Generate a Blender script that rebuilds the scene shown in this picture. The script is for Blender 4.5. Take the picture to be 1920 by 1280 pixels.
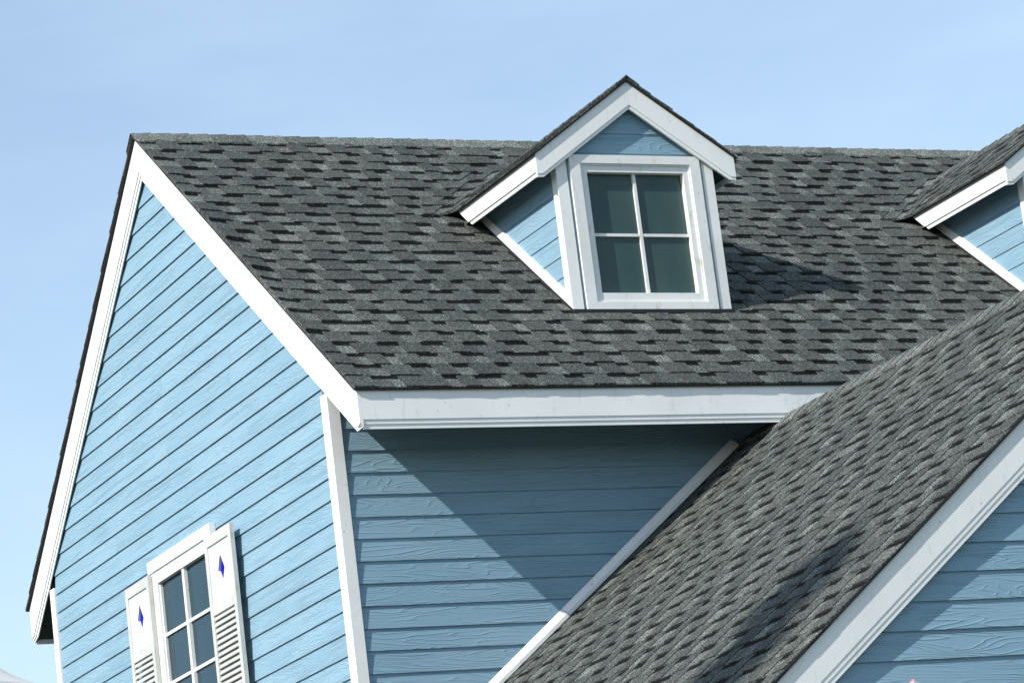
import bpy, bmesh, math, random
from mathutils import Vector, Matrix, noise as mnoise

random.seed(7)
sc = bpy.context.scene
for o in list(bpy.data.objects):
    bpy.data.objects.remove(o)
COL = sc.collection

# ------------------------------------------------------------------ camera
CAMP = Vector((-9.24412, -21.74165, 1.6))
CR = Vector((0.903483, -0.411705, -0.119239))      # right
CD = Vector((-0.004977, 0.268094, -0.963380))      # down
CF = Vector((0.428596, 0.870991, 0.240169))        # forward
FPX = 6645.16
cam = bpy.data.cameras.new('camera')
cam.sensor_width = 36.0
cam.lens = FPX / 1920 * 36.0
cam.clip_start = 0.1
cam.clip_end = 5000
cam.dof.use_dof = True
cam.dof.focus_distance = 24.0
cam.dof.aperture_fstop = 16.0
camo = bpy.data.objects.new('camera', cam)
COL.objects.link(camo)
m = Matrix.Identity(4)
for i in range(3):
    m[i][0] = CR[i]; m[i][1] = -CD[i]; m[i][2] = -CF[i]; m[i][3] = CAMP[i]
camo.matrix_world = m
sc.camera = camo

def project(p):
    d = p - CAMP
    w = d.dot(CF)
    return 960 + FPX * d.dot(CR) / w, 640 + FPX * d.dot(CD) / w

def ray_point(u, v, dist):
    d = (CR * ((u - 960) / FPX) + CD * ((v - 640) / FPX) + CF).normalized()
    return CAMP + d * dist

# ------------------------------------------------------------------ light
SUN = Vector((-3.3, -1.0, 2.5)).normalized()       # towards the sun
sun = bpy.data.lights.new('sun', 'SUN')
sun.energy = 5.0
sun.angle = math.radians(0.53)
sun.color = (1.0, 0.955, 0.885)
suno = bpy.data.objects.new('sun', sun)
suno.rotation_euler = (-SUN).to_track_quat('-Z', 'Y').to_euler()
suno.location = (-30, -10, 30)
COL.objects.link(suno)

world = bpy.data.worlds.new('World')
sc.world = world
world.use_nodes = True
wn = world.node_tree.nodes; wl = world.node_tree.links
wn.clear()
sky = wn.new('ShaderNodeTexSky')
sky.sky_type = 'NISHITA'
sky.sun_disc = False
sky.sun_elevation = math.asin(SUN.z)
sky.sun_rotation = math.atan2(SUN.x, SUN.y)
sky.altitude = 0
sky.air_density = 1.0
sky.dust_density = 0.35
sky.ozone_density = 1.0
tc = wn.new('ShaderNodeTexCoord')
mp = wn.new('ShaderNodeMapping'); mp.inputs['Scale'].default_value = (1.6, 1.6, 5.0)
nz = wn.new('ShaderNodeTexNoise'); nz.inputs['Scale'].default_value = 3.0
nz.inputs['Detail'].default_value = 7; nz.inputs['Roughness'].default_value = 0.55
cr = wn.new('ShaderNodeValToRGB')
cr.color_ramp.elements[0].position = 0.40; cr.color_ramp.elements[0].color = (0.22, 0.22, 0.22, 1)
cr.color_ramp.elements[1].position = 0.85; cr.color_ramp.elements[1].color = (0.55, 0.55, 0.55, 1)
mix = wn.new('ShaderNodeMix'); mix.data_type = 'RGBA'
mix.inputs[7].default_value = (4.5, 5.65, 6.6, 1)
bg = wn.new('ShaderNodeBackground'); bg.inputs['Strength'].default_value = 0.15
wo = wn.new('ShaderNodeOutputWorld')
wl.new(tc.outputs['Generated'], mp.inputs[0]); wl.new(mp.outputs[0], nz.inputs['Vector'])
wl.new(nz.outputs['Fac'], cr.inputs[0]); wl.new(cr.outputs[0], mix.inputs[0])
wl.new(sky.outputs[0], mix.inputs[6]); wl.new(mix.outputs[2], bg.inputs[0])
wl.new(bg.outputs[0], wo.inputs[0])

sc.render.engine = 'CYCLES'
sc.view_settings.view_transform = 'Standard'
sc.view_settings.look = 'None'
sc.view_settings.gamma = 1
sc.view_settings.exposure = 0.27
sc.view_settings.use_curve_mapping = False

# ------------------------------------------------------------------ materials
def nodemat(name, rough=0.6):
    mt = bpy.data.materials.new(name); mt.use_nodes = True
    n = mt.node_tree.nodes; l = mt.node_tree.links
    b = n['Principled BSDF']; b.inputs['Roughness'].default_value = rough
    return mt, n, l, b

def N(n, t, **kw):
    x = n.new(t)
    for k, v in kw.items():
        if k in x.inputs: x.inputs[k].default_value = v
        else: setattr(x, k, v)
    return x

def ramp(n, a, ca, b, cb):
    r = n.new('ShaderNodeValToRGB')
    r.color_ramp.elements[0].position = a; r.color_ramp.elements[0].color = (*ca, 1)
    r.color_ramp.elements[1].position = b; r.color_ramp.elements[1].color = (*cb, 1)
    return r

def mult(n, l, a, b, fac=1.0):
    x = n.new('ShaderNodeMix'); x.data_type = 'RGBA'; x.blend_type = 'MULTIPLY'
    x.inputs[0].default_value = fac
    l.new(a, x.inputs[6]); l.new(b, x.inputs[7])
    return x.outputs[2]

def math_(n, l, op, a, b=None):
    x = n.new('ShaderNodeMath'); x.operation = op
    for i, s in enumerate((a, b)):
        if s is None: continue
        if isinstance(s, (int, float)): x.inputs[i].default_value = s
        else: l.new(s, x.inputs[i])
    return x.outputs[0]

# blue painted boards with an embossed cedar grain
def make_siding():
    mt, n, l, b = nodemat('blue_siding', 0.62)
    b.inputs['Specular IOR Level'].default_value = 0.25
    uv = N(n, 'ShaderNodeUVMap', uv_map='UVMap')
    att = N(n, 'ShaderNodeAttribute', attribute_name='tone')
    m1 = N(n, 'ShaderNodeMapping'); m1.inputs['Scale'].default_value = (0.9, 9.0, 1)
    l.new(uv.outputs[0], m1.inputs[0])
    nA = N(n, 'ShaderNodeTexNoise', Scale=1.0, Detail=1.6, Roughness=0.45, Distortion=0.35)
    l.new(m1.outputs[0], nA.inputs['Vector'])
    v17 = math_(n, l, 'MULTIPLY', nA.outputs['Fac'], 17.0)
    pp = math_(n, l, 'FRACT', v17)
    tri = math_(n, l, 'ABSOLUTE', math_(n, l, 'SUBTRACT', math_(n, l, 'MULTIPLY', pp, 2.0), 1.0))
    tri = math_(n, l, 'POWER', tri, 5.0)
    # where the grain is strong
    m2 = N(n, 'ShaderNodeMapping'); m2.inputs['Scale'].default_value = (1.4, 5.0, 1); m2.inputs['Location'].default_value = (7, 3, 0)
    l.new(uv.outputs[0], m2.inputs[0])
    nB = N(n, 'ShaderNodeTexNoise', Scale=1.0, Detail=2.0)
    l.new(m2.outputs[0], nB.inputs['Vector'])
    rB = ramp(n, 0.33, (0.25,)*3, 0.52, (1,)*3); l.new(nB.outputs['Fac'], rB.inputs[0])
    h1 = math_(n, l, 'MULTIPLY', tri, rB.outputs[0])
    m3 = N(n, 'ShaderNodeMapping'); m3.inputs['Scale'].default_value = (7, 170, 1)
    l.new(uv.outputs[0], m3.inputs[0])
    nC = N(n, 'ShaderNodeTexNoise', Scale=1.0, Detail=2.0)
    l.new(m3.outputs[0], nC.inputs['Vector'])
    h2 = math_(n, l, 'MULTIPLY', nC.outputs['Fac'], 0.22)
    hh = math_(n, l, 'ADD', h1, h2)
    bp = N(n, 'ShaderNodeBump', Strength=1.0, Distance=0.0026)
    l.new(hh, bp.inputs['Height']); l.new(bp.outputs[0], b.inputs['Normal'])
    # colour: slight fading and grime between boards
    n4 = N(n, 'ShaderNodeTexNoise', Scale=1.3, Detail=5.0); l.new(uv.outputs[0], n4.inputs['Vector'])
    r4 = ramp(n, 0.3, (0.205, 0.342, 0.440), 0.75, (0.245, 0.382, 0.478)); l.new(n4.outputs['Fac'], r4.inputs[0])
    r5 = ramp(n, 0.0, (0.93,)*3, 1.0, (1.05,)*3); l.new(att.outputs['Fac'], r5.inputs[0])
    c = mult(n, l, r4.outputs[0], r5.outputs[0])
    l.new(c, b.inputs['Base Color'])
    return mt

def make_white(name, col, dirt=0.12, rough=0.5, warm=False, flake=0.0):
    mt, n, l, b = nodemat(name, rough)
    tcx = N(n, 'ShaderNodeTexCoord')
    n1 = N(n, 'ShaderNodeTexNoise', Scale=2.2, Detail=8.0, Roughness=0.65)
    l.new(tcx.outputs['Object'], n1.inputs['Vector'])
    d = tuple(c * (1 - dirt) for c in col)
    r1 = ramp(n, 0.3, d, 0.62, col); l.new(n1.outputs['Fac'], r1.inputs[0])
    mpx = N(n, 'ShaderNodeMapping'); mpx.inputs['Scale'].default_value = (30, 30, 8)
    l.new(tcx.outputs['Object'], mpx.inputs[0])
    n2 = N(n, 'ShaderNodeTexNoise', Scale=1.0, Detail=6.0); l.new(mpx.outputs[0], n2.inputs['Vector'])
    stain = (0.70, 0.64, 0.50) if warm else (0.80, 0.82, 0.80)
    r2 = ramp(n, 0.60, (1, 1, 1), 0.80, stain); l.new(n2.outputs['Fac'], r2.inputs[0])
    c = mult(n, l, r1.outputs[0], r2.outputs[0])
    # small pits and filled nail heads
    vo = N(n, 'ShaderNodeTexVoronoi', Scale=9.0, Randomness=1.0); l.new(tcx.outputs['Object'], vo.inputs['Vector'])
    rv = ramp(n, 0.045, (0.62, 0.6, 0.56), 0.085, (1, 1, 1)); l.new(vo.outputs['Distance'], rv.inputs[0])
    c = mult(n, l, c, rv.outputs[0], 0.75)
    l.new(c, b.inputs['Base Color'])
    n3 = N(n, 'ShaderNodeTexNoise', Scale=60.0, Detail=3.0); l.new(tcx.outputs['Object'], n3.inputs['Vector'])
    h = math_(n, l, 'ADD', math_(n, l, 'MULTIPLY', n3.outputs['Fac'], 0.35), math_(n, l, 'MULTIPLY', rv.outputs[0], 0.6))
    bp = N(n, 'ShaderNodeBump', Strength=0.35, Distance=0.002)
    l.new(h, bp.inputs['Height']); l.new(bp.outputs[0], b.inputs['Normal'])
    return mt

def make_shingle():
    mt, n, l, b = nodemat('asphalt_shingle', 0.9)
    b.inputs['Specular IOR Level'].default_value = 0.12
    uv = N(n, 'ShaderNodeUVMap', uv_map='UVMap')
    att = N(n, 'ShaderNodeAttribute', attribute_name='tone')
    tcx = N(n, 'ShaderNodeTexCoord')
    sep = N(n, 'ShaderNodeSeparateColor'); l.new(att.outputs['Color'], sep.inputs[0])
    suv = N(n, 'ShaderNodeSeparateXYZ'); l.new(uv.outputs[0], suv.inputs[0])
    rt = ramp(n, 0.0, (0.044, 0.048, 0.047), 1.0, (0.172, 0.187, 0.180)); l.new(sep.outputs[0], rt.inputs[0])
    # mineral granules
    g1 = N(n, 'ShaderNodeTexVoronoi', Scale=190.0); l.new(tcx.outputs['Object'], g1.inputs['Vector'])
    sg = N(n, 'ShaderNodeSeparateColor'); l.new(g1.outputs['Color'], sg.inputs[0])
    rg = ramp(n, 0.0, (0.35, 0.36, 0.36), 0.98, (1.75, 1.75, 1.70)); l.new(sg.outputs[0], rg.inputs[0])
    e3 = rg.color_ramp.elements.new(0.82); e3.color = (1.05, 1.06, 1.05, 1)
    rg.color_ramp.elements[2].color = (3.6, 3.6, 3.5, 1)
    c = mult(n, l, rt.outputs[0], rg.outputs[0])
    g2 = N(n, 'ShaderNodeTexNoise', Scale=1.1, Detail=5.0); l.new(tcx.outputs['Object'], g2.inputs['Vector'])
    r2 = ramp(n, 0.3, (0.84, 0.86, 0.86), 0.7, (1.12, 1.1, 1.06)); l.new(g2.outputs['Fac'], r2.inputs[0])
    c = mult(n, l, c, r2.outputs[0])
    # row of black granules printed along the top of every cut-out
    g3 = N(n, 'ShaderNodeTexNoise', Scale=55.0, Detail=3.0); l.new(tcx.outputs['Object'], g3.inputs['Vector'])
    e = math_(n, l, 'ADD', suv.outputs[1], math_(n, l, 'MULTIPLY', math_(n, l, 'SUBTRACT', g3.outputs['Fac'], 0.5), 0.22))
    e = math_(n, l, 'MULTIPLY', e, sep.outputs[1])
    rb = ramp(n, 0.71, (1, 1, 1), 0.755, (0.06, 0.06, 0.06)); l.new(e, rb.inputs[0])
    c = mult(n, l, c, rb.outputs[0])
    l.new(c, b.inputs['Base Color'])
    bp = N(n, 'ShaderNodeBump', Strength=0.5, Distance=0.002)
    l.new(sg.outputs[1], bp.inputs['Height']); l.new(bp.outputs[0], b.inputs['Normal'])
    return mt

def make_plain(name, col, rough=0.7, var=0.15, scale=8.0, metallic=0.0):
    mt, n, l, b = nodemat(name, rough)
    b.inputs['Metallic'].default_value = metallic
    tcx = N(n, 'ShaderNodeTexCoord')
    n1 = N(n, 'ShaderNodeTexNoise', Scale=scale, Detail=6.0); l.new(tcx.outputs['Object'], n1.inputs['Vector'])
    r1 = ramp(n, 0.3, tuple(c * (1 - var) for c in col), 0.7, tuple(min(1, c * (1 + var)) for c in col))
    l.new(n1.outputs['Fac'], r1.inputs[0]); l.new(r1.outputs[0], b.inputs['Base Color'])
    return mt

def make_glass(name, a, bcol, rough, spec=0.5):
    mt, n, l, b = nodemat(name, rough)
    tcx = N(n, 'ShaderNodeTexCoord')
    mpx = N(n, 'ShaderNodeMapping'); mpx.inputs['Scale'].default_value = (3.5, 3.5, 1.0)
    l.new(tcx.outputs['Object'], mpx.inputs[0])
    n1 = N(n, 'ShaderNodeTexNoise', Scale=1.0, Detail=4.0); l.new(mpx.outputs[0], n1.inputs['Vector'])
    r1 = ramp(n, 0.3, a, 0.7, bcol); l.new(n1.outputs['Fac'], r1.inputs[0])
    l.new(r1.outputs[0], b.inputs['Base Color'])
    b.inputs['IOR'].default_value = 1.5
    b.inputs['Specular IOR Level'].default_value = spec
    return mt

SIDING = make_siding()
WHITE = make_white('white_trim', (0.78, 0.79, 0.775), 0.07)
OLDWHITE = make_white('weathered_white_trim', (0.76, 0.77, 0.75), 0.16, 0.55, warm=True)
SHING = make_shingle()
DECK = make_plain('black_roof_edge', (0.012, 0.011, 0.012), 0.7)
SOFFIT = make_plain('shaded_soffit', (0.055, 0.062, 0.055), 0.7)  # eave shade put into the base colour, darker than the boards' own paint
CORE = make_plain('wall_sheathing', (0.03, 0.05, 0.07), 0.9)
GLASSD = make_glass('dormer_glass', (0.026, 0.060, 0.060), (0.050, 0.085, 0.078), 0.22, 0.35)
GLASSW = make_glass('window_glass', (0.010, 0.034, 0.050), (0.014, 0.044, 0.064), 0.03, 0.2)
BLUEG = make_glass('blue_glass', (0.003, 0.008, 0.30), (0.004, 0.012, 0.40), 0.4, 0.05)
SHUT = make_white('shutter_paint', (0.55, 0.56, 0.54), 0.22, 0.55, warm=True)
FLASH = make_white('painted_flashing', (0.78, 0.79, 0.78), 0.10, 0.45)

# ------------------------------------------------------------------ mesh helper
class MB:
    def __init__(s): s.v = []; s.f = []; s.uv = []; s.t = []
    def face(s, pts, uvs=None, tone=(0.5, 0, 0)):
        i = len(s.v); s.v += [tuple(p) for p in pts]
        s.f.append(tuple(range(i, i + len(pts))))
        s.uv.append(uvs or [(0, 0)] * len(pts)); s.t.append(tone)
    def prism(s, poly, o, u, v, n, n0, n1, tone=(0.5, 0, 0), uvoff=(0, 0), undercut=None):
        """extrude 2-D polygon (in u,v) from n0 to n1; n0/n1 may be functions of (a,b)"""
        f0 = n0 if callable(n0) else (lambda a, b: n0)
        f1 = n1 if callable(n1) else (lambda a, b: n1)
        A = [o + u * a + v * b + n * f0(a, b) for a, b in poly]
        B = [o + u * a + v * b + n * f1(a, b) for a, b in poly]
        if undercut: A = [p + v * (undercut[1] if q[1] < undercut[0] else 0) for p, q in zip(A, poly)]
        uvs = [(a + uvoff[0], b + uvoff[1]) for a, b in poly]
        s.face(B, uvs, tone); s.face(A[::-1], uvs[::-1], tone)
        k = len(poly)
        for i in range(k):
            j = (i + 1) % k
            s.face([A[i], A[j], B[j], B[i]], [uvs[i], uvs[j], uvs[j], uvs[i]], tone)
    def box(s, a, b):
        x0, y0, z0 = a; x1, y1, z1 = b
        s.prism([(x0, y0), (x1, y0), (x1, y1), (x0, y1)], Vector((0, 0, 0)), X, Y, Z, z0, z1)
    def build(s, name, mat, parent=None, fix=True):
        me = bpy.data.meshes.new(name)
        me.from_pydata(s.v, [], s.f)
        me.uv_layers.new(name='UVMap')
        me.color_attributes.new('tone', 'FLOAT_COLOR', 'CORNER')
        fu = []; fc = []
        for fi, f in enumerate(s.f):
            t = s.t[fi]
            for j in range(len(f)):
                fu += s.uv[fi][j]; fc += (t[0], t[1], t[2], 1.0)
        me.uv_layers['UVMap'].data.foreach_set('uv', fu)
        me.color_attributes['tone'].data.foreach_set('color', fc)
        if fix:
            bm = bmesh.new(); bm.from_mesh(me)
            bmesh.ops.remove_doubles(bm, verts=bm.verts, dist=1e-5)
            bmesh.ops.recalc_face_normals(bm, faces=bm.faces)
            bm.to_mesh(me); bm.free()
        me.materials.append(mat)
        o = bpy.data.objects.new(name, me); COL.objects.link(o)
        if parent is not None: o.parent = parent
        return o

X = Vector((1, 0, 0)); Y = Vector((0, 1, 0)); Z = Vector((0, 0, 1))
Z0 = 1.6
def V(x, y, z): return Vector((x, y, z + Z0))      # z measured from the eye

def clip(poly, a, b, c):
    """keep a*x+b*y<=c"""
    out = []
    for i in range(len(poly)):
        p, q = poly[i], poly[(i + 1) % len(poly)]
        dp = a * p[0] + b * p[1] - c; dq = a * q[0] + b * q[1] - c
        if dp <= 0: out.append(p)
        if dp * dq < 0:
            t = dp / (dp - dq); out.append((p[0] + (q[0] - p[0]) * t, p[1] + (q[1] - p[1]) * t))
    return out

def mesh_obj(name, verts_fn, mat, parent):
    b = MB(); verts_fn(b); return b.build(name, mat, parent)

def empty(name, loc=(0, 0, 0)):
    o = bpy.data.objects.new(name, None); COL.objects.link(o); o.location = loc; return o

def tag(o, label, cat, group=None, kind=None):
    if label: o['label'] = label
    if cat: o['category'] = cat
    if group: o['group'] = group
    if kind: o['kind'] = kind
    return o

# ------------------------------------------------------------------ ground
def ground():
    mt, n, l, b = nodemat('ground_paving', 0.9)
    tcx = N(n, 'ShaderNodeTexCoord')
    n1 = N(n, 'ShaderNodeTexNoise', Scale=0.4, Detail=8.0); l.new(tcx.outputs['Object'], n1.inputs['Vector'])
    r1 = ramp(n, 0.35, (0.03, 0.045, 0.025), 0.65, (0.07, 0.08, 0.05)); l.new(n1.outputs['Fac'], r1.inputs[0])
    l.new(r1.outputs[0], b.inputs['Base Color'])
    g = MB(); g.face([(-2500, -2500, 0), (2500, -2500, 0), (2500, 2500, 0), (-2500, 2500, 0)])
    o = g.build('ground', mt, fix=False); o['kind'] = 'structure'
ground()

# ------------------------------------------------------------------ the house
house = empty('house', (0, 0, 0))
tag(house, 'light blue clapboard house with white trim, grey shingle roof, two dormers and a front wing', 'house')

S = 0.8076; TH = math.atan(S); CT, ST = math.cos(TH), math.sin(TH)
YR = 3.16; ZR = 8.53            # ridge of the rake boards' top edge
XEND = 13.0
EX = 0.186                       # shingle exposure
LAP = 0.1545; LZ = 3.686         # siding lap and one lap line
TREAR = 6.86; TFRONT = -0.582

def zroof(y): return ZR - S * abs(y - YR)

rng = random.Random(11)
def siding(parent, poly, o, u, n, butt=-0.011, top=-0.0225, back=-0.045):
    """lap boards filling convex polygon (u, z) ; o origin with z=eye level"""
    zs = [p[1] for p in poly]
    k0 = math.floor((min(zs) - LZ) / LAP); k1 = math.ceil((max(zs) - LZ) / LAP)
    for k in range(k0, k1):
        zb = LZ + k * LAP; zt = zb + LAP + 0.026
        q = clip(clip(poly, 0, -1, -zb), 0, 1, zt)
        if len(q) < 3: continue
        us = [p[0] for p in q]
        if max(us) - min(us) < 0.02 or max(p[1] for p in q) - zb < 0.02: continue
        fr = (lambda a, b, zb=zb: butt + (top - butt) * (b - zb) / LAP)
        parts = [q]
        if max(us) - min(us) > 3.9:
            c = min(us) + (max(us) - min(us)) * rng.uniform(.22, .8)
            parts = [clip(q, 1, 0, c - .0008), clip(q, -1, 0, -c - .0008)]
        for q in parts:
            b_ = MB()
            dz = rng.uniform(-.0015, .0015)
            b_.prism([(p[0], p[1] + dz) for p in q], o, u, Z, n, back, fr, undercut=(zb + dz + .001, .022), tone=(rng.random(), 0, 0), uvoff=(rng.random() * 40, rng.random() * 40))
            b_.build('siding_board', SIDING, parent)

# ---- gable wall
core = MB()
gp = [(0.03, -1.6), (6.33, -1.6), (6.33, zroof(6.33) - .2), (YR, ZR - .2), (0.03, zroof(.03) - .2)]
core.prism(gp, V(0, 0, 0), Y, Z, X, 0.047, 0.16)
gw = core.build('gable_wall', CORE, house)
GP = [(0.121, -1.5), (6.247, -1.5), (6.247, zroof(6.247) - .12), (YR, ZR - .12), (0.121, zroof(.121) - .12)]
siding(gw, GP, V(0, 0, 0), Y, -X)
def corner(b):
    b.prism([(0, 0), (0.084, 0), (0.084, 0.03), (0.03, 0.03), (0.03, 0.119), (0, 0.119)], Vector((0, 0, 0)), X, Y, Z, 0.02, 5.64 + Z0)
mesh_obj('corner_board', corner, WHITE, gw)
def corner2(b):
    b.prism([(0, 6.25), (0.03, 6.25), (0.03, 6.332), (0.084, 6.332), (0.084, 6.362), (0, 6.362)], Vector((0, 0, 0)), X, Y, Z, 0.02, 5.60 + Z0)
mesh_obj('corner_board', corner2, WHITE, gw)

# ---- front wall
core = MB(); core.box((0.10, 0.047, 0.0), (XEND, 0.16, 5.6 + Z0))
fw = core.build('front_wall', CORE, house)
siding(fw, [(0.0845, -1.5), (XEND, -1.5), (XEND, 5.66), (0.0845, 5.66)], V(0, 0, 0), X, -Y)
core = MB(); core.box((0.10, 6.2, 0.0), (XEND, 6.33, 5.6 + Z0)); core.build('rear_wall', CORE, house)
core = MB()
core.prism([(0.03, -1.6), (6.33, -1.6), (6.33, zroof(6.33) - .2), (YR, ZR - .2), (0.03, zroof(.03) - .2)], V(XEND - .1, 0, 0), Y, Z, X, 0, 0.1)
core.build('end_wall', CORE, house)

# ---- main roof deck
DT = 0.012
def deck(b):
    t = 0.003
    p = [(-0.600, zroof(-0.600) + t), (YR, ZR + t), (6.88, zroof(6.88) + t), (6.88, zroof(6.88) + t + DT), (YR, ZR + t + DT), (-0.600, zroof(-0.600) + t + DT)]
    b.prism(p, V(0, 0, 0), Y, Z, X, -0.055, XEND)
roof = mesh_obj('main_roof', deck, DECK, house)

def rake(parent, pts_top, vert, x0, front_end, steps, mat, nb=None): pass
def rake_main(rear):
    # three bands stepping back towards the lower edge
    bands = [(0.0, 0.272, -0.028), (0.272, 0.309, -0.019), (0.309, 0.345, -0.010)]
    for i, (a, c, x) in enumerate(bands):
        if not rear:
            e = TFRONT + (0 if i == 0 else 0.0)
            p = [(e, zroof(e) - a), (e, max(zroof(e) - c, 5.262 - .018 * i)), (YR, ZR - c), (YR, ZR - a)]
            if i == 0: p = [(e, zroof(e)), (e, 5.275), (-0.545, zroof(-0.545) - c), (YR, ZR - c), (YR, ZR)]
            if i == 1: p = [(e, 5.275), (e, 5.262), (-0.50, zroof(-0.50) - c), (YR, ZR - c), (YR, ZR - a), (-0.545, zroof(-0.545) - a)]
            if i == 2: p = [(e, 5.262), (e, 5.250), (-0.482, zroof(-0.482) - c), (YR, ZR - c), (YR, ZR - a), (-0.50, zroof(-0.50) - a)]
        else:
            e = TREAR
            if i == 0: p = [(e, zroof(e)), (e, 5.29), (e - .045, zroof(e - .045) - c), (YR, ZR - c), (YR, ZR)]
            if i == 1: p = [(e, 5.29), (e, 5.272), (e - .08, zroof(e - .08) - c), (YR, ZR - c), (YR, ZR - a), (e - .045, zroof(e - .045) - a)]
            if i == 2: p = [(e, 5.272), (e, 5.252), (e - .11, zroof(e - .11) - c), (YR, ZR - c), (YR, ZR - a), (e - .08, zroof(e - .08) - a)]
        yield i, p, x
for rear in (False, True):
    ob = None
    b = MB()
    for i, p, x in rake_main(rear):
        b.prism(p, V(0, 0, 0), Y, Z, X, x, -0.001)
    b.build('rake_board', WHITE, roof)

def fascia(b):
    for (z1, z0_, y) in ((5.506, 5.301, -0.582), (5.301, 5.270, -0.575), (5.270, 5.238, -0.568)):
        b.prism([(0.0, z0_), (5.19, z0_), (5.19, z1), (0.0, z1)], V(0, 0, 0), X, Z, Y, y, -0.555)
mesh_obj('fascia_board', fascia, WHITE, roof)
def fascia_b(b):
    for (z1, z0_, y) in ((5.506, 5.301, -0.5815), (5.301, 5.270, -0.5745), (5.270, 5.238, -0.5675)):
        b.prism([(5.193, z0_), (XEND, z0_), (XEND, z1), (5.193, z1)], V(0, 0, 0), X, Z, Y, y, -0.555)
mesh_obj('fascia_board', fascia_b, WHITE, roof)
def fascia_r(b):
    b.prism([(0.0, 5.24), (XEND, 5.24), (XEND, 5.505), (0.0, 5.505)], V(0, 0, 0), X, Z, Y, 6.84, TREAR)
mesh_obj('fascia_board', fascia_r, WHITE, roof)
# sloping soffit planks, front and rear
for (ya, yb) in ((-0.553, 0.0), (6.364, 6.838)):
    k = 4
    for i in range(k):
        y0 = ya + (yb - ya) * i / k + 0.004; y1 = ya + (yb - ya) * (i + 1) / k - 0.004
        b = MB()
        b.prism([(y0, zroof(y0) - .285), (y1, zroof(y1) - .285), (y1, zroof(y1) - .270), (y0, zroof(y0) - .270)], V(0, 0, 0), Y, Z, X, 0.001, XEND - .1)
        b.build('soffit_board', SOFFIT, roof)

# ------------------------------------------------------------------ shingles
PIECES = []      # (area, parent, builder fn)
def add_piece(mb, parent, area, name='shingle'):
    PIECES.append((area, parent, mb, name))

def quad_area(pts):
    q = [project(p) for p in pts]
    if any(x < -20 or x > 1940 or y < -20 or y > 1300 for x, y in q): return 0
    a = 0
    for i in range(4):
        a += q[i][0] * q[(i + 1) % 4][1] - q[(i + 1) % 4][0] * q[i][1]
    return abs(a) / 2

def slab(Pf, u0, u1, s0, s1, hb, ht, tone, parent, raise_fn=None, jit=None, base=0.0, name='shingle', vtop=1.0):
    """one shingle tab; Pf(u,s,h)->point, butt at s0"""
    r = raise_fn or (lambda u, s: 0.0)
    j = jit or (0, 0)
    a = Pf(u0, s0 + j[0], hb + r(u0, s0)); b = Pf(u1, s0 + j[1], hb + r(u1, s0))
    c = Pf(u1, s1, ht + r(u1, s1)); d = Pf(u0, s1, ht + r(u0, s1))
    a0 = Pf(u0, s0 + j[0], base); b0 = Pf(u1, s0 + j[1], base); c0 = Pf(u1, s1, base); d0 = Pf(u0, s1, base)
    m_ = MB()
    m_.face([a, b, c, d], [(0, 0), (1, 0), (1, vtop), (0, vtop)], tone)
    m_.face([a0, b0, b, a], None, tone); m_.face([a0, a, d, d0], None, tone); m_.face([b0, c0, c, b], None, tone)
    add_piece(m_, parent, quad_area([a, b, c, d]), name)

def course(Pf, ua, ub, s0, parent, R, skip=None, ex=EX, raise_fn=None, split=True, th=1.0):
    u = ua; tab = R.random() < 0.5
    while u < ub - 1e-4:
        w = R.choice([0.125, 0.15, 0.165, 0.18, 0.21]) if tab else R.choice([0.10, 0.13, 0.15, 0.17, 0.20])
        w *= R.uniform(0.92, 1.08)
        e = min(u + w, ub)
        if ub - e < 0.05: e = ub
        uu = 0.5 * (u + e)
        j = (R.uniform(-.0022, .0022), R.uniform(-.0022, .0022))
        vt = 1.0 + 0.012 / ex
        if not (skip and skip(uu, s0 + ex / 2)):
            if tab:
                t = 0.08 + 0.15 * R.random()
                slab(Pf, u + .0022, e - .0022, s0, s0 + ex + .012, (0.0205 + R.uniform(-.002, .003)) * th, 0.0095 * th, (t, 0, 0), parent, raise_fn, j)
            else:
                t = R.choice([0.30, 0.36, 0.42, 0.50, 0.62]) * R.uniform(.9, 1.1)
                sp = u
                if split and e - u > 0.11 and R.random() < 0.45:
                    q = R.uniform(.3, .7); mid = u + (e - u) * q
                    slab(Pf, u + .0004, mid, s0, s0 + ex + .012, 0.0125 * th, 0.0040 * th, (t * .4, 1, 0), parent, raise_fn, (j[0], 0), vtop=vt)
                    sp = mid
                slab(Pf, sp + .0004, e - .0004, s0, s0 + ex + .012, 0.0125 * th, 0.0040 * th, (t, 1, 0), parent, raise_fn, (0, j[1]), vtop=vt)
        u = e; tab = not tab if R.random() < 0.93 else tab

ZD = ZR + 0.003 + DT            # deck surface at ridge
def P_main(x, s, h):            # s up the slope from y=-.602
    s = min(s, SL)
    y = -0.604 + s * CT - h * ST
    z = ZD - S * (YR + 0.604) + s * ST + h * CT
    return V(x, y, z)
SL = (YR + 0.604) / CT
DX = 4.063
DXC = 2.831                      # dormer centre
def in_dormer(x, y):
    for k in (0, 1):
        xl = x - k * DX
        if 2.24 < xl < 3.43 and y > 0.50:
            zd = 8.14 - 0.70 * abs(xl - DXC)
            if zd > zroof(y) + 0.02: return True
        if 2.0 < xl < 3.66 and y > 1.95:
            zd = 8.14 - 0.70 * abs(xl - DXC)
            if zd > zroof(y) + 0.04: return True
    return False
SD = 0.70; ZA = 8.09
R1 = random.Random(21)
nrow = int(SL / EX)
_se = ((ZA + 0.020 - SD * 0.855) - (ZD - S * (YR + 0.604))) / ST
ex_m = _se / round(_se / 0.186)    # a course line falls on the dormer eaves
def lift(x, s):
    return 0.034 * math.exp(-(x + 0.055) / 0.11) * max(0.0, math.sin(math.pi * min(1, max(0, s / SL)) ** 0.8)) * (0.8 + 0.5 * mnoise.noise(Vector((3.1, s * 1.3, 0)))) if x < 0.7 else 0.0
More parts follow.
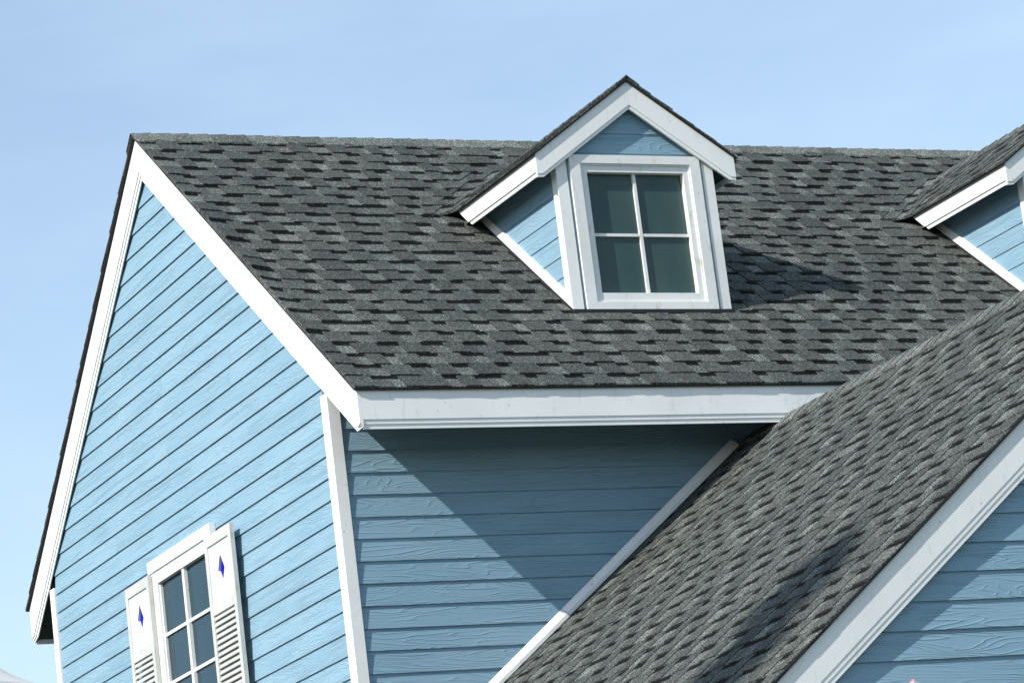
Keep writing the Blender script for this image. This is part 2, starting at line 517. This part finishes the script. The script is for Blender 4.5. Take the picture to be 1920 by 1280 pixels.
for r in range(int(SL / ex_m) + 1):
    s0 = r * ex_m
    start = -0.055 
    def PX(x, s, h, r=r):
        p = P_main(x, s, h)
        p.z += 0.0025 * mnoise.noise(Vector((x * 1.7, s * 2.1, r * .37)))
        return p
    course(PX, start, 9.3, s0, roof, R1, skip=lambda x, s: in_dormer(x, -0.604 + s * CT), ex=ex_m, raise_fn=lift)
    slab(PX, 9.3, XEND, s0, s0 + ex_m, 0.013, 0.005, (0.2, 0, 0), roof)
# rear slope (one long strip a course is enough, nothing shows but its edge)
def P_rear(x, s, h):
    y = 6.884 - s * CT + h * ST
    z = ZD - S * (6.884 - YR) + s * ST + h * CT
    return V(x, y, z)
SLR = (6.884 - YR) / CT
for r in range(26):
    s0 = r * SLR / 26
    o_ = -0.055 - 0.006 * R1.random()
    slab(P_rear, o_, 1.2, s0, s0 + SLR / 26, 0.017 + .005 * R1.random(), 0.006, (0.2, 0, 0), roof)
    slab(P_rear, 1.2, XEND, s0, s0 + SLR / 26, 0.013, 0.005, (0.2, 0, 0), roof)

def ridge_caps(parent, Pc, a0, a1, dirn, halfw, slopeL, slopeR, R, ex=0.158, h0=0.016):
    """Pc(t)->ridge point; pieces along t. dirn=+1 butts face -t"""
    t = a0
    while t < a1 - 0.02:
        e = min(t + ex * R.uniform(.97, 1.03), a1)
        m_ = MB(); tone = (0.35 + 0.4 * R.random(), 0, 0)
        hb, ht = h0 + 0.010, h0 + 0.002
        tb, tt = (t, e + .01) if dirn > 0 else (e, t - .01)
        jw = R.uniform(-.006, .006)
        rows = []
        for (tq, hq, ww) in ((tb, hb, halfw + jw), (tt, ht, halfw + jw)):
            c = Pc(tq) + Z * hq
            l1 = Pc(tq) + slopeL * 0.03 + Z * (hq - .001); r1 = Pc(tq) + slopeR * 0.03 + Z * (hq - .001)
            l2 = Pc(tq) + slopeL * ww + Z * (hq - .003); r2 = Pc(tq) + slopeR * ww + Z * (hq - .003)
            rows.append((l2, l1, c, r1, r2))
        for i in range(4):
            m_.face([rows[0][i], rows[0][i + 1], rows[1][i + 1], rows[1][i]], [(0, 0), (1, 0), (1, .5), (0, .5)], tone)
        dz = Z * -0.012
        for i in range(4):
            m_.face([rows[0][i] + dz, rows[0][i + 1] + dz, rows[0][i + 1], rows[0][i]], None, tone)
        m_.face([rows[0][0] + dz, rows[0][0], rows[1][0], rows[1][0] + dz], None, tone)
        m_.face([rows[0][4] + dz, rows[0][4], rows[1][4], rows[1][4] + dz], None, tone)
        m_.build('ridge_cap', SHING, parent, fix=False)
        t = e
R2 = random.Random(5)
sf = Vector((0, -CT, -ST)); sr = Vector((0, CT, -ST))
ridge_caps(roof, lambda t: V(t, YR, ZD + 0.006 + .004 * mnoise.noise(Vector((t, 0, 0)))), -0.058, 9.6, -1, 0.165, sf, sr, R2)

# ------------------------------------------------------------------ dormers
SD = 0.70; TD = math.atan(SD); CTD, STD = math.cos(TD), math.sin(TD)
ZA = 8.09                        # white apex
def ymain(z): return YR - (ZD + 0.005 - z) / S
def dormer(dx, idx):
    Ox = Vector((dx, 0, 0))
    def D(x, y, z): return V(x + dx, y, z)
    R = random.Random(40 + idx)
    o0 = D(0, 0, 0)
    xl, xr = 2.177, 3.485
    # body: cheeks and face core
    b = MB()
    cheek = [(0.50, zroof(0.5) - .1), (2.4, zroof(2.4) - .1), (1.80, 7.52), (0.50, 7.52)]
    b.prism(cheek, o0, Y, Z, X, 2.225, 2.26)
    b.prism(cheek, o0, Y, Z, X, 3.402, 3.437)
    face_ = [(2.225, 6.30), (3.437, 6.30), (3.437, 7.52), (DXC, 7.90), (2.225, 7.52)]
    b.prism(face_, o0, X, Z, Y, 0.475, 0.50)
    d = b.build('dormer', CORE, house)
    # siding: cheek, thin slots beside the window, gable triangle
    ck = [(0.485, 5.9), (2.3, 5.9), (2.3, 7.50), (0.485, 7.50)]
    ck = clip(ck, S, -1, S * YR - ZD - 0.02 + 0.0)         # z >= roof surface
    siding(d, ck, D(xl, 0, 0), Y, -X, butt=-0.011, top=-0.018, back=-0.047)
    siding(d, ck, D(xr, 0, 0), Y, X, butt=-0.011, top=-0.018, back=-0.047)
    siding(d, [(2.255, 6.33), (2.300, 6.33), (2.300, 7.54), (2.255, 7.54)], D(0, 0.40, 0), X, -Y, butt=-0.020, top=-0.027, back=-0.07)
    siding(d, [(3.365, 6.33), (3.395, 6.33), (3.395, 7.54), (3.365, 7.54)], D(0, 0.40, 0), X, -Y, butt=-0.020, top=-0.027, back=-0.07)
    tri = [(2.2, 7.525), (3.46, 7.525), (3.46, ZA - .12 - SD * (3.46 - DXC)), (DXC, ZA - .12), (2.2, ZA - .12 - SD * (DXC - 2.2))]
    siding(d, tri, D(0, 0.40, 0), X, -Y, butt=-0.020, top=-0.027, back=-0.07)
    # corner posts, L section
    zb = 6.340
    for (a, s_) in ((xl, 1), (xr, -1)):
        b = MB()
        p = [(a, 0.40), (a + s_ * 0.089, 0.40), (a + s_ * 0.089, 0.44), (a + s_ * 0.03, 0.44), (a + s_ * 0.03, 0.487), (a, 0.487)]
        b.prism(p, o0, X, Y, Z, zb, 7.53)
        b.build('corner_post', OLDWHITE if s_ < 0 else WHITE, d)
    # kick boards along the roof
    for (x0, x1) in ((xl + .001, xl + .024), (xr - .024, xr - .001)):
        b = MB()
        ya, yb = 0.4885, 1.74
        f = lambda y: ZD + 0.018 - S * (YR - y)
        b.prism([(ya, f(ya)), (yb, f(yb)), (yb, f(yb) + .10), (ya, f(ya) + .10)], o0, Y, Z, X, x0 - (.006 if x0 < 3 else -.006), x1)
        b.build('kick_board', WHITE, d)
    b = MB(); b.prism([(0.372, zroof(.372) + .03), (0.397, zroof(.397) + .03), (0.397, 6.3385), (0.372, 6.3385)], o0, Y, Z, X, xl - .01, xr + .01)
    b.build('base_flashing', DECK, d)
    for (x0, x1) in ((xl - .014, xl - .0055), (xr + .0055, xr + .014)):
        b = MB(); f = lambda y: ZD + 0.010 - S * (YR - y)
        b.prism([(0.40, f(.40)), (1.72, f(1.72)), (1.72, f(1.72) + .024), (0.40, f(.40) + .024)], o0, Y, Z, X, x0, x1)
        b.build('side_flashing', DECK, d)
    # window casing: four mitred boards
    cx0, cx1, cz0, cz1 = 2.290, 3.375, 6.343, 7.524
    ix0, ix1, iz0, iz1 = 2.375, 3.291, 6.398, 7.460
    g = .0012
    cas = [[(cx0, cz0), (ix0, iz0), (ix0, iz1), (cx0, cz1)],
           [(cx1, cz0), (cx1, cz1), (ix1, iz1), (ix1, iz0)],
           [(cx0 + g, cz1), (ix0 + g, iz1 ), (ix1 - g, iz1), (cx1 - g, cz1)],
           [(cx0 + g, cz0), (cx1 - g, cz0), (ix1 - g, iz0), (ix0 + g, iz0)]]
    b = MB(); b.box((0, 0, 0), (0.001, .001, .001)) if False else None
    win = MB()
    win.prism([(ix0, iz0), (ix1, iz0), (ix1, iz1), (ix0, iz1)], o0, X, Z, Y, 0.468, 0.474)
    win = win.build('window', CORE, d)
    for q in cas:
        b = MB(); b.prism(q, o0, X, Z, Y, 0.388, 0.43); b.build('window_casing', OLDWHITE, d)
    # sash
    sx0, sx1, sz0, sz1 = 2.433, 3.235, 6.472, 7.398
    b = MB()
    for q in ([(ix0, iz0), (sx0, sz0), (sx0, sz1), (ix0, iz1)], [(ix1, iz0), (ix1, iz1), (sx1, sz1), (sx1, sz0)],
              [(ix0, iz1), (sx0, sz1), (sx1, sz1), (ix1, iz1)], [(ix0, iz0), (ix1, iz0), (sx1, sz0), (sx0, sz0)]):
        b.prism(q, o0, X, Z, Y, 0.408, 0.4665)
    b.build('window_sash', OLDWHITE, d)
    # stop bead, proud of the sash
    b = MB()
    bx0, bx1, bz0, bz1 = ix0 + .012, ix1 - .012, iz0 + .012, iz1 - .012
    for q in ([(ix0 + .0005, iz0 + .0005), (bx0, bz0), (bx0, bz1), (ix0 + .0005, iz1 - .0005)], [(ix1 - .0005, iz0 + .0005), (ix1 - .0005, iz1 - .0005), (bx1, bz1), (bx1, bz0)],
              [(ix0 + .0005, iz1 - .0005), (bx0, bz1), (bx1, bz1), (ix1 - .0005, iz1 - .0005)], [(ix0 + .0005, iz0 + .0005), (ix1 - .0005, iz0 + .0005), (bx1, bz0), (bx0, bz0)]):
        b.prism(q, o0, X, Z, Y, 0.400, 0.4075)
    b.build('stop_bead', OLDWHITE, d)
    mxc, mzc = 2.834, 6.924
    for (a0, a1) in ((sx0, mxc), (mxc, sx1)):
        for (c0, c1) in ((sz0, mzc), (mzc, sz1)):
            b = MB(); b.prism([(a0, c0), (a1, c0), (a1, c1), (a0, c1)], o0, X, Z, Y, 0.459, 0.464)
            b.build('pane', GLASSD, d)
    def munt(q, bevel):
        b = MB(); b.prism(q, o0, X, Z, Y, bevel, 0.4585); b.build('muntin', OLDWHITE, d)
    munt([(mxc - .0125, sz0), (mxc + .0125, sz0), (mxc + .0125, sz1), (mxc - .0125, sz1)], 0.438)
    munt([(sx0, mzc - .011), (mxc - .0126, mzc - .011), (mxc - .0126, mzc + .011), (sx0, mzc + .011)], 0.440)
    munt([(mxc + .0126, mzc - .011), (sx1, mzc - .011), (sx1, mzc + .011), (mxc + .0126, mzc + .011)], 0.440)
    # roof deck of the dormer
    yf, yb = 0.345, 2.75
    b = MB()
    za = ZA + 0.002; hw = 0.845
    b.prism([(DXC - hw, za - SD * hw), (DXC, za), (DXC + hw, za - SD * hw), (DXC + hw, za - SD * hw + .018), (DXC, za + .018), (DXC - hw, za - SD * hw + .018)],
            o0, X, Z, Y, yf, 1.85)
    b.build('dormer_roof', DECK, d)
    # rake boards (two pieces + lower band each)
    hw2 = 0.826
    for s_ in (-1, 1):
        b = MB()
        def top(t): return ZA - SD * t
        e = hw2
        for (a, c, y, ez) in ((0.0, 0.178, 0.360, top(e) - .150), (0.178, 0.208, 0.366, top(e) - .175)):
            if a == 0:
                p = [(0, top(0)), (0, top(0) - c), (e - .045, top(e - .045) - c), (e, ez), (e, top(e))]
            else:
                p = [(0, top(0) - a), (0, top(0) - c), (e - .055, top(e - .055) - c), (e, top(e) - .172), (e, top(e) - .150), (e - .045, top(e - .045) - a)]
            p = [(DXC + s_ * (q[0] + .0008), q[1]) for q in p]
            b.prism(p, o0, X, Z, Y, y, 0.385)
        b.build('rake_board', WHITE, d)
    # eave fascias running back to the main roof
    ze = ZA - SD * hw2
    for s_ in (-1, 1):
        b = MB(); xo = DXC + s_ * hw2; xi = DXC + s_ * (hw2 - .02)
        yB = 1.765; yBl = yB - (0.155) / S * 1.0
        for (a, c, off) in ((0, .128, 0), (.128, .160, .011)):
            b.prism([(0.386, ze - a), (0.386, ze - c), (yB - c / S * .95, ze - c), (yB - a / S * .95, ze - a)], o0, Y, Z, X, xo - s_ * off, xi - s_ * .002)
        b.build('fascia_board', WHITE, d)
    # soffits
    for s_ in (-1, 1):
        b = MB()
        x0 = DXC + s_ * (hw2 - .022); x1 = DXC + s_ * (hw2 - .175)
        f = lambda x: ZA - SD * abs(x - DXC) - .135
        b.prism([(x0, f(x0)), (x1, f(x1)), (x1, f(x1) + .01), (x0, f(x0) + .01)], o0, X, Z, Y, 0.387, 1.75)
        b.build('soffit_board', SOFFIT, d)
    # --- shingles: courses that turn through the woven valley on to the main roof
    for s_ in (-1, 1):
        zs0 = za + .018 - SD * (hw + .010)
        dz = ex_m * ST
        zt = za + .018
        kk = int((zt - zs0) / dz)
        lev = [zs0 + i * dz for i in range(kk + 1)]
        if zt - lev[-1] > 0.04: lev.append(zt)
        else: lev[-1] = zt
        rr = 0.19
        def curve(z, ycut, ext, h):
            """sample points, bottom curve of a course at level z"""
            xd = DXC + s_ * (zt - z) / SD
            ym = ymain(z)
            pts = []
            yy = yf - .004
            nA = max(2, int((ycut - yy) / 0.05))
            for i in range(nA): pts.append((xd, yy + (ycut - yy) * i / nA))
            for i in range(4): pts.append((xd, ycut + (ym - rr - ycut) * i / 4))
            for i in range(9):
                t = i / 8
                px = (1 - t) ** 2 * xd + 2 * t * (1 - t) * xd + t * t * (xd + s_ * rr)
                py = (1 - t) ** 2 * (ym - rr) + 2 * t * (1 - t) * ym + t * t * ym
                pts.append((px, py))
            for i in range(1, 5): pts.append((xd + s_ * (rr + ext * i / 4), ym))
            return [(p[0], p[1], z) for p in pts], nA
        for k in range(len(lev) - 1):
            z0_, z1_ = lev[k], lev[k + 1]
            ycut = ymain(z0_) - rr - 0.12
            ext = R.uniform(.06, .20) if k else 0.03
            A, nA = curve(z0_, ycut, ext, 0); B, _ = curve(z1_, ycut, ext, 0)
            n_ = len(A)
            i = 0; tab = R.random() < .5
            while i < n_ - 1:
                j = min(n_ - 1, i + R.randint(2, 4))
                if n_ - 1 - j < 2: j = n_ - 1
                m_ = MB()
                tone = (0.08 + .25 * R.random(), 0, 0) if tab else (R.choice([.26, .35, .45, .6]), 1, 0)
                hb, ht = (0.0175, 0.0095) if tab else (0.0105, 0.005)
                nrm = Vector((s_ * STD, 0, CTD)); nm = Vector((0, -ST, CT))
                def pt(C, q, h):
                    w = 0 if q < nA + 4 else min(1, (q - nA - 4) / 8)
                    nn = (nrm * (1 - w) + nm * w).normalized()
                    sag = 0.002 * w
                    return D(*C[q]) + nn * (h + sag)
                for q in range(i, j):
                    v0, v1 = 0.0, 1.05
                    m_.face([pt(A, q, hb), pt(A, q + 1, hb), pt(B, q + 1, ht), pt(B, q, ht)],
                            [(0, v0), (1, v0), (1, v1), (0, v1)], tone)
                    m_.face([pt(A, q, -.004), pt(A, q + 1, -.004), pt(A, q + 1, hb), pt(A, q, hb)], None, tone)
                for q in (i, j):
                    m_.face([pt(A, q, -.004), pt(A, q, hb), pt(B, q, ht), pt(B, q, -.004)], None, tone)
                ar = quad_area([pt(A, i, hb), pt(A, j, hb), pt(B, j, ht), pt(B, i, ht)]) if s_ < 0 else 0
                add_piece(m_, d, ar)
                i = j; tab = not tab
    rl = Vector((-CTD, 0, -STD)); rd = Vector((CTD, 0, -STD))
    ridge_caps(d, lambda t: D(DXC, t, za + .018 + .004), yf - .008, 2.62, 1, 0.125, rl, rd, R)
    return d
dormer(0, 0)
dormer(DX, 1)

# ------------------------------------------------------------------ front wing
SW = 0.78; TW = math.atan(SW); CTW, STW = math.cos(TW), math.sin(TW)
XW, ZW = 3.25, 5.285             # shingle surface at the ridge
YWF = -6.03                      # rake face
EL = -0.62                       # left eave x
ZWD = ZW - 0.014                 # deck surface
def zwing(x): return ZWD - SW * abs(x - XW)
b = MB()
b.prism([(-0.35, -1.6), (6.85, -1.6), (6.85, zwing(6.85) - .15), (XW, zwing(XW) - .15), (-0.35, zwing(-.35) - .15)], V(0, 0, 0), X, Z, Y, -5.948, -5.80)
ww = b.build('wing_gable_wall', CORE, house)
siding(ww, [(-0.35, -1.5), (6.85, -1.5), (6.85, zwing(6.85) - .1), (XW, zwing(XW) - .1), (-0.35, zwing(-.35) - .1)], V(0, -5.995, 0), X, -Y)
b = MB(); b.box((-0.35, -5.80, 0), (-0.25, 0.0, zwing(-.3) + Z0 - .1)); b.build('wing_side_wall', CORE, house)
b = MB(); b.box((6.75, -5.80, 0), (6.85, 0.0, zwing(6.8) + Z0 - .1)); b.build('wing_side_wall', CORE, house)
def wdeck(b):
    XE = 7.12
    b.prism([(EL, zwing(EL) - .02), (XW, ZWD - .02), (XE, zwing(XE) - .02), (XE, zwing(XE)), (XW, ZWD), (EL, zwing(EL))], V(0, 0, 0), X, Z, Y, YWF - .018, 0.010)
wr = mesh_obj('wing_roof', wdeck, DECK, house)
# rake boards of the wing: narrow top bead, wide face, two stepping bands
for s_ in (-1, 1):
    b = MB()
    def tp(x): return zwing(x) - .022
    xe = EL + .01 if s_ < 0 else 7.11
    for (a, c, y) in ((0.0, 0.034, YWF - .003), (0.034, 0.214, YWF), (0.214, 0.250, YWF + .0035), (0.250, 0.286, YWF + .007)):
        b.prism([(xe, tp(xe) - a), (XW, tp(XW) - a), (XW, tp(XW) - c), (xe, tp(xe) - c)], V(0, 0, 0), X, Z, Y, y, YWF + .035)
    b.build('rake_board', WHITE, wr)
b = MB()
b.prism([(EL + .02, zwing(EL + .02) - .30), (XW, ZWD - .30), (7.1, zwing(7.1) - .30), (7.1, zwing(7.1) - .28), (XW, ZWD - .28), (EL + .02, zwing(EL + .02) - .28)], V(0, 0, 0), X, Z, Y, YWF + .036, -5.93)
b.build('soffit_board', SOFFIT, wr)
b = MB(); b.box((EL, YWF, zwing(EL) - .2 + Z0), (EL + .02, 0, zwing(EL) - .022 + Z0)); b.build('fascia_board', WHITE, wr)

def P_wl(u, s, h):               # u: along -y .. we use y directly ; s up from left eave
    x = EL - .02 + s * CTW - h * STW
    z = zwing(EL - .02) + s * STW + h * CTW
    return V(x, u, z)
SLW = (XW - EL + .02) / CTW
nW = round(SLW / EX); exw = SLW / nW
R3 = random.Random(77)
for r in range(nW):
    s0 = r * exw
    def PW(u, s, h, r=r):
        p = P_wl(u, s, h)
        p += Vector((-STW, 0, CTW)) * (0.004 * mnoise.noise(Vector((u * 1.1, s * 1.6, 5))) + 0.001 * mnoise.noise(Vector((u * 6, s * 5, 9))))
        return p
    course(PW, YWF - .020 + R3.uniform(-.004, .004), 0.008, s0, wr, R3, ex=exw, th=0.62)
def P_wr(u, s, h):
    x = 7.14 - s * CTW + h * STW
    return V(x, u, zwing(7.14) + s * STW + h * CTW)
SLWR = (7.14 - XW) / CTW
for r in range(26):
    slab(P_wr, YWF - .02, 0.008, r * SLWR / 26, (r + 1) * SLWR / 26, .013, .005, (0.25, 0, 0), wr)
ridge_caps(wr, lambda t: V(XW, t, ZWD + .004 + .006 * mnoise.noise(Vector((t * 1.5, 2, 0)))), YWF - .025, -0.02, 1, 0.15, Vector((-CTW, 0, -STW)), Vector((CTW, 0, -STW)), R3)

# wall trim where the wing roof meets the front wall
def trim(b, x0, x1, dz=0):
    tdir = Vector((CTW, 0, STW)); nd = Vector((-STW, 0, CTW))
    o = V(x0, 0, zwing(x0) + .016 + dz)
    L = (x1 - x0) / CTW
    prof = [(0.0, 0.004), (0.0, -0.034), (0.026, -0.034), (0.068, -0.002), (0.068, 0.004)]
    b.prism(prof, o, nd, Y, tdir, 0, L)
mesh_obj('wall_flashing', lambda b: trim(b, -0.0, 1.62), FLASH, house)
mesh_obj('wall_flashing', lambda b: trim(b, 1.623, 3.14, .002), FLASH, house)

# ------------------------------------------------------------------ emit the shingles: biggest 300 singly, the rest joined
PIECES.sort(key=lambda q: -q[0])
rest = MB()
for i, (a, par, mb, nm) in enumerate(PIECES):
    if i < 300:
        mb.build('shingle', SHING, par, fix=False)
    else:
        off = len(rest.v)
        rest.v += mb.v
        rest.f += [tuple(x + off for x in f) for f in mb.f]
        rest.uv += mb.uv; rest.t += mb.t
rs = rest.build('shingles', SHING, house, fix=False)
rs['kind'] = 'stuff'
print('pieces', len(PIECES))

# ------------------------------------------------------------------ gable window with shutters
WC = 3.085
def window():
    o = V(0, 0, 0)
    nX = -X
    zt, zbm = 5.045, 3.56
    y0, y1 = 2.535, 3.635       # opening
    b = MB(); b.prism([(y0 - .05, zbm - .06), (y1 + .05, zbm - .06), (y1 + .05, zt + .05), (y0 - .05, zt + .05)], o, Y, Z, nX, -0.046, -0.011)
    w = b.build('window', CORE, house)
    def part(name, rects, n0, n1, mat, par=w):
        b = MB()
        for (a, c, d_, e) in rects: b.prism([(a, d_), (c, d_), (c, e), (a, e)], o, Y, Z, nX, n0, n1)
        return b.build(name, mat, par)
    # outer casing
    part('window_casing', [(2.385, 3.805, 5.185, 5.275)], -0.010, 0.040, WHITE)
    part('window_casing', [(2.395, 3.795, 5.160, 5.185)], -0.010, 0.026, OLDWHITE)
    part('window_casing', [(2.400, 2.475, 3.4, 5.16)], -0.010, 0.036, OLDWHITE)
    part('window_casing', [(3.715, 3.79, 3.4, 5.16)], -0.010, 0.036, OLDWHITE)
    # frame lining the opening
    part('window_frame', [(2.478, y0, 3.45, 5.158), (y1, 3.712, 3.45, 5.158), (y0, y1, zt + .04, 5.158), (y0, y1, 3.45, zbm)], -0.009, 0.030, WHITE)
    # sash set back
    fr = [part('window_sash', [q], -0.009, 0.012, OLDWHITE) for q in ((y0, y0 + .012, zbm, zt + .04), (y1 - .012, y1, zbm, zt + .04))]
    ym = WC
    cw = .022
    part('muntin', [(ym - cw, ym + cw, zbm, zt + .04)], -0.0085, 0.020, WHITE)
    zz = [zt + .04, 4.675, 4.30, 3.93, zbm]
    for z in zz[1:4]:
        part('muntin', [(y0 + .012, ym - cw, z - .012, z + .012)], -0.0085, 0.008, WHITE)
        part('muntin', [(ym + cw, y1 - .012, z - .012, z + .012)], -0.0085, 0.008, WHITE)
    for i in range(4):
        for (a, c) in ((y0, ym), (ym, y1)):
            part('pane', [(a, c, zz[i + 1], zz[i])], -0.0105, -0.0095 + .0, GLASSW)
    part('sill', [(2.36, 3.83, 3.36, 3.4)], -0.011, 0.07, WHITE)
    return w
window()

def make_shutter(yc, label):
    w2 = 0.278; ztop = 5.165; zbot = 3.43
    o = V(0, yc, 0); nX = -X
    back, front = 0.040, 0.072
    bd = 0.055
    b = MB()
    def rect(b, a, c, d_, e, n0, n1): b.prism([(a, d_), (c, d_), (c, e), (a, e)], o, Y, Z, nX, n0, n1)
    rect(b, -w2, -w2 + bd, zbot, ztop, back, front)
    rect(b, w2 - bd, w2, zbot, ztop, back, front)
    g = .0008
    rect(b, -w2 + bd + g, w2 - bd - g, ztop - .078, ztop, back, front)
    rect(b, -w2 + bd + g, w2 - bd - g, 4.575, 4.655, back, front - .001)
    rect(b, -w2 + bd + g, w2 - bd - g, zbot, zbot + .09, back, front)
    sh = b.build('shutter', SHUT, house)
    # raised panel with a diamond opening
    zc = 4.880; zp0, zp1 = 4.655, ztop - .078
    a = w2 - bd
    dh, dw = 0.118, 0.072
    dia = [(0, zc - dh), (dw, zc), (0, zc + dh), (-dw, zc)]
    b = MB()
    b.prism([(-a, zp0), (0, zp0), (0, zc - dh), (-dw, zc), (0, zc + dh), (0, zp1), (-a, zp1)], o, Y, Z, nX, back - .002, front - .012)
    b.prism([(a, zp0), (a, zp1), (0, zp1), (0, zc + dh), (dw, zc), (0, zc - dh), (0, zp0)], o, Y, Z, nX, back - .002, front - .012)
    b.build('panel', WHITE, sh)
    b = MB()
    b.prism([(0, zc - dh - .004), (dw + .004, zc), (0, zc + dh + .004), (-dw - .004, zc)], o, Y, Z, nX, back - .006, back - .0025)
    b.build('blue_diamond', BLUEG, sh)
    # louvres
    z = 4.575 - .036
    while z > zbot + .095:
        b = MB()
        A = o + Z * z
        # slat profile in (n,z): leaning outwards at the bottom
        prof = [(front - .005, -.006), (front - .001, .000), (back + .006, .040), (back, .034)]
        pts0 = [A + nX * p[0] + Z * p[1] - Y * (w2 - bd) for p in prof]
        pts1 = [p + Y * 2 * (w2 - bd) for p in pts0]
        b.face(pts0); b.face(pts1[::-1])
        for i in range(4):
            j = (i + 1) % 4
            b.face([pts0[i], pts0[j], pts1[j], pts1[i]])
        b.build('louvre_slat', SHUT, sh)
        z -= 0.0445
    return sh
make_shutter(4.005, 'left')
make_shutter(2.165, 'right')

# ------------------------------------------------------------------ things round the house
def tent():
    # peaked white marquee canopy, only the slope of its roof rises into the frame
    c = ray_point(-195, 1215, 17.0)
    px, py = c.x, c.y
    root = empty('marquee_tent', (px, py, 0))
    tag(root, 'white peaked canopy whose roof edge shows at the lower left corner', 'tent')
    b = MB()
    rad = 0.95
    nseg, nr = 48, 18
    def P(i, j):
        r = rad * j / nr; a = 2 * math.pi * i / nseg
        z = 4.31 - .15 * r + .89 * math.exp(-r / .29)
        return Vector((r * math.cos(a), r * math.sin(a), z))
    for i in range(nseg):
        for j in range(nr):
            b.face([P(i, j), P(i, j + 1), P(i + 1, j + 1), P(i + 1, j)])
    for i in range(nseg):
        p, q = P(i, nr), P(i + 1, nr)
        b.face([p, q, q - Z * .25, p - Z * .25])
    o = b.build('canopy', CLOTH, root)
    for p_ in o.data.polygons: p_.use_smooth = True
    for k in range(6):
        a = math.pi / 3 * k
        b = MB(); x, y = 0.9 * math.cos(a), 0.9 * math.sin(a)
        b.box((x - .03, y - .03, 0), (x + .03, y + .03, 4.1)); b.build('leg', WHITE, root)
CLOTH = make_plain('white_canvas', (0.9, 0.89, 0.88), 0.8, 0.03)
_n = CLOTH.node_tree.nodes; _l = CLOTH.node_tree.links
_t = _n.new('ShaderNodeBsdfTranslucent'); _t.inputs[0].default_value = (0.96, 0.96, 0.95, 1)
_m = _n.new('ShaderNodeMixShader'); _m.inputs[0].default_value = 0.45
_l.new(_n['Principled BSDF'].outputs[0], _m.inputs[1]); _l.new(_t.outputs[0], _m.inputs[2])
_l.new(_m.outputs[0], _n['Material Output'].inputs[0])
PINK = make_plain('pink_cloth', (0.85, 0.30, 0.32), 0.8, 0.12, 30)
tent()

def flag():
    p = ray_point(1713, 1272, 7.5)
    root = empty('garden_flag', (p.x, p.y, 0))
    tag(root, 'blurred pink cloth tip rising over the bottom edge before the wing siding', 'flag')
    b = MB()
    # cloth hanging in folds from its pole, upper corner highest
    nx, nz = 14, 16
    w, h = 0.34, 0.5
    R_ = Vector((CR.x, CR.y, 0)).normalized()
    Fd = Vector((-R_.y, R_.x, 0))
    def Q(i, j):
        u = i / nx; v = j / nz
        zt = p.z - 0.30 * u ** 0.9 * .55 - 0.02 * u
        return R_ * (-w * u) + Fd * (0.03 * math.sin(u * 9 + v) * (0.3 + u)) + Z * (zt - h * v - .0)
    for i in range(nx):
        for j in range(nz):
            b.face([Q(i, j), Q(i + 1, j), Q(i + 1, j + 1), Q(i, j + 1)])
    o = b.build('cloth', PINK, root)
    for q in o.data.polygons: q.use_smooth = True
    b = MB(); b.box((-.004, -.004, 0), (.008, .008, p.z - .008)); b.build('pole', WHITE, root)
flag()

def tree():
    # slender evergreen left of the camera; its top throws the soft shadow on the wing roof
    tgt = V(0.936, -4.79, 3.48)
    top = tgt + Vector((-3.3, -1.0, 2.5)) * 5.5
    root = empty('tree', (top.x, top.y, 0))
    tag(root, 'tall slender evergreen standing left of the view, its top shading the wing roof', 'tree')
    H = top.z
    b = MB()
    n = 10
    def ring(z, r):
        return [Vector((r * math.cos(2 * math.pi * i / n), r * math.sin(2 * math.pi * i / n), z)) for i in range(n)]
    zs = [0, 2, 5, 9, H - 1.6, H - .5]; rs_ = [.22, .19, .16, .11, .04, .012]
    for k in range(len(zs) - 1):
        a, c = ring(zs[k], rs_[k]), ring(zs[k + 1], rs_[k + 1])
        for i in range(n): b.face([a[i], a[(i + 1) % n], c[(i + 1) % n], c[i]])
    b.build('trunk', make_plain('bark', (0.10, 0.075, 0.05), 0.9), root)
    R = random.Random(3)
    b = MB()
    def leaf(p, s):
        a = Vector((R.gauss(0, 1), R.gauss(0, 1), R.gauss(0, 1))).normalized()
        c = a.orthogonal().normalized()
        b.face([p - a * s, p + c * s * .5, p + a * s, p - c * s * .5])
    # clumps: (height below the top, radius, leaves)
    clumps = [(0.12, .15, 90), (0.35, .38, 620), (0.60, .44, 640), (0.85, .28, 170), (1.12, .34, 380), (1.38, .46, 700), (1.75, .3, 200), (2.2, .35, 420), (2.7, .38, 420), (3.2, .3, 300), (3.7, .2, 150)]
    for (dzz, r, cnt) in clumps:
        for _ in range(cnt):
            a = R.random() * 6.283; rr = r * math.sqrt(R.random())
            leaf(Vector((rr * math.cos(a), rr * math.sin(a), H - dzz + R.gauss(0, .11))), R.uniform(.03, .07) * (1 if dzz < 3 else 2))
    b.build('crown', make_plain('evergreen_leaves', (0.035, 0.07, 0.03), 0.7, .4, 3), root, fix=False)
tree()
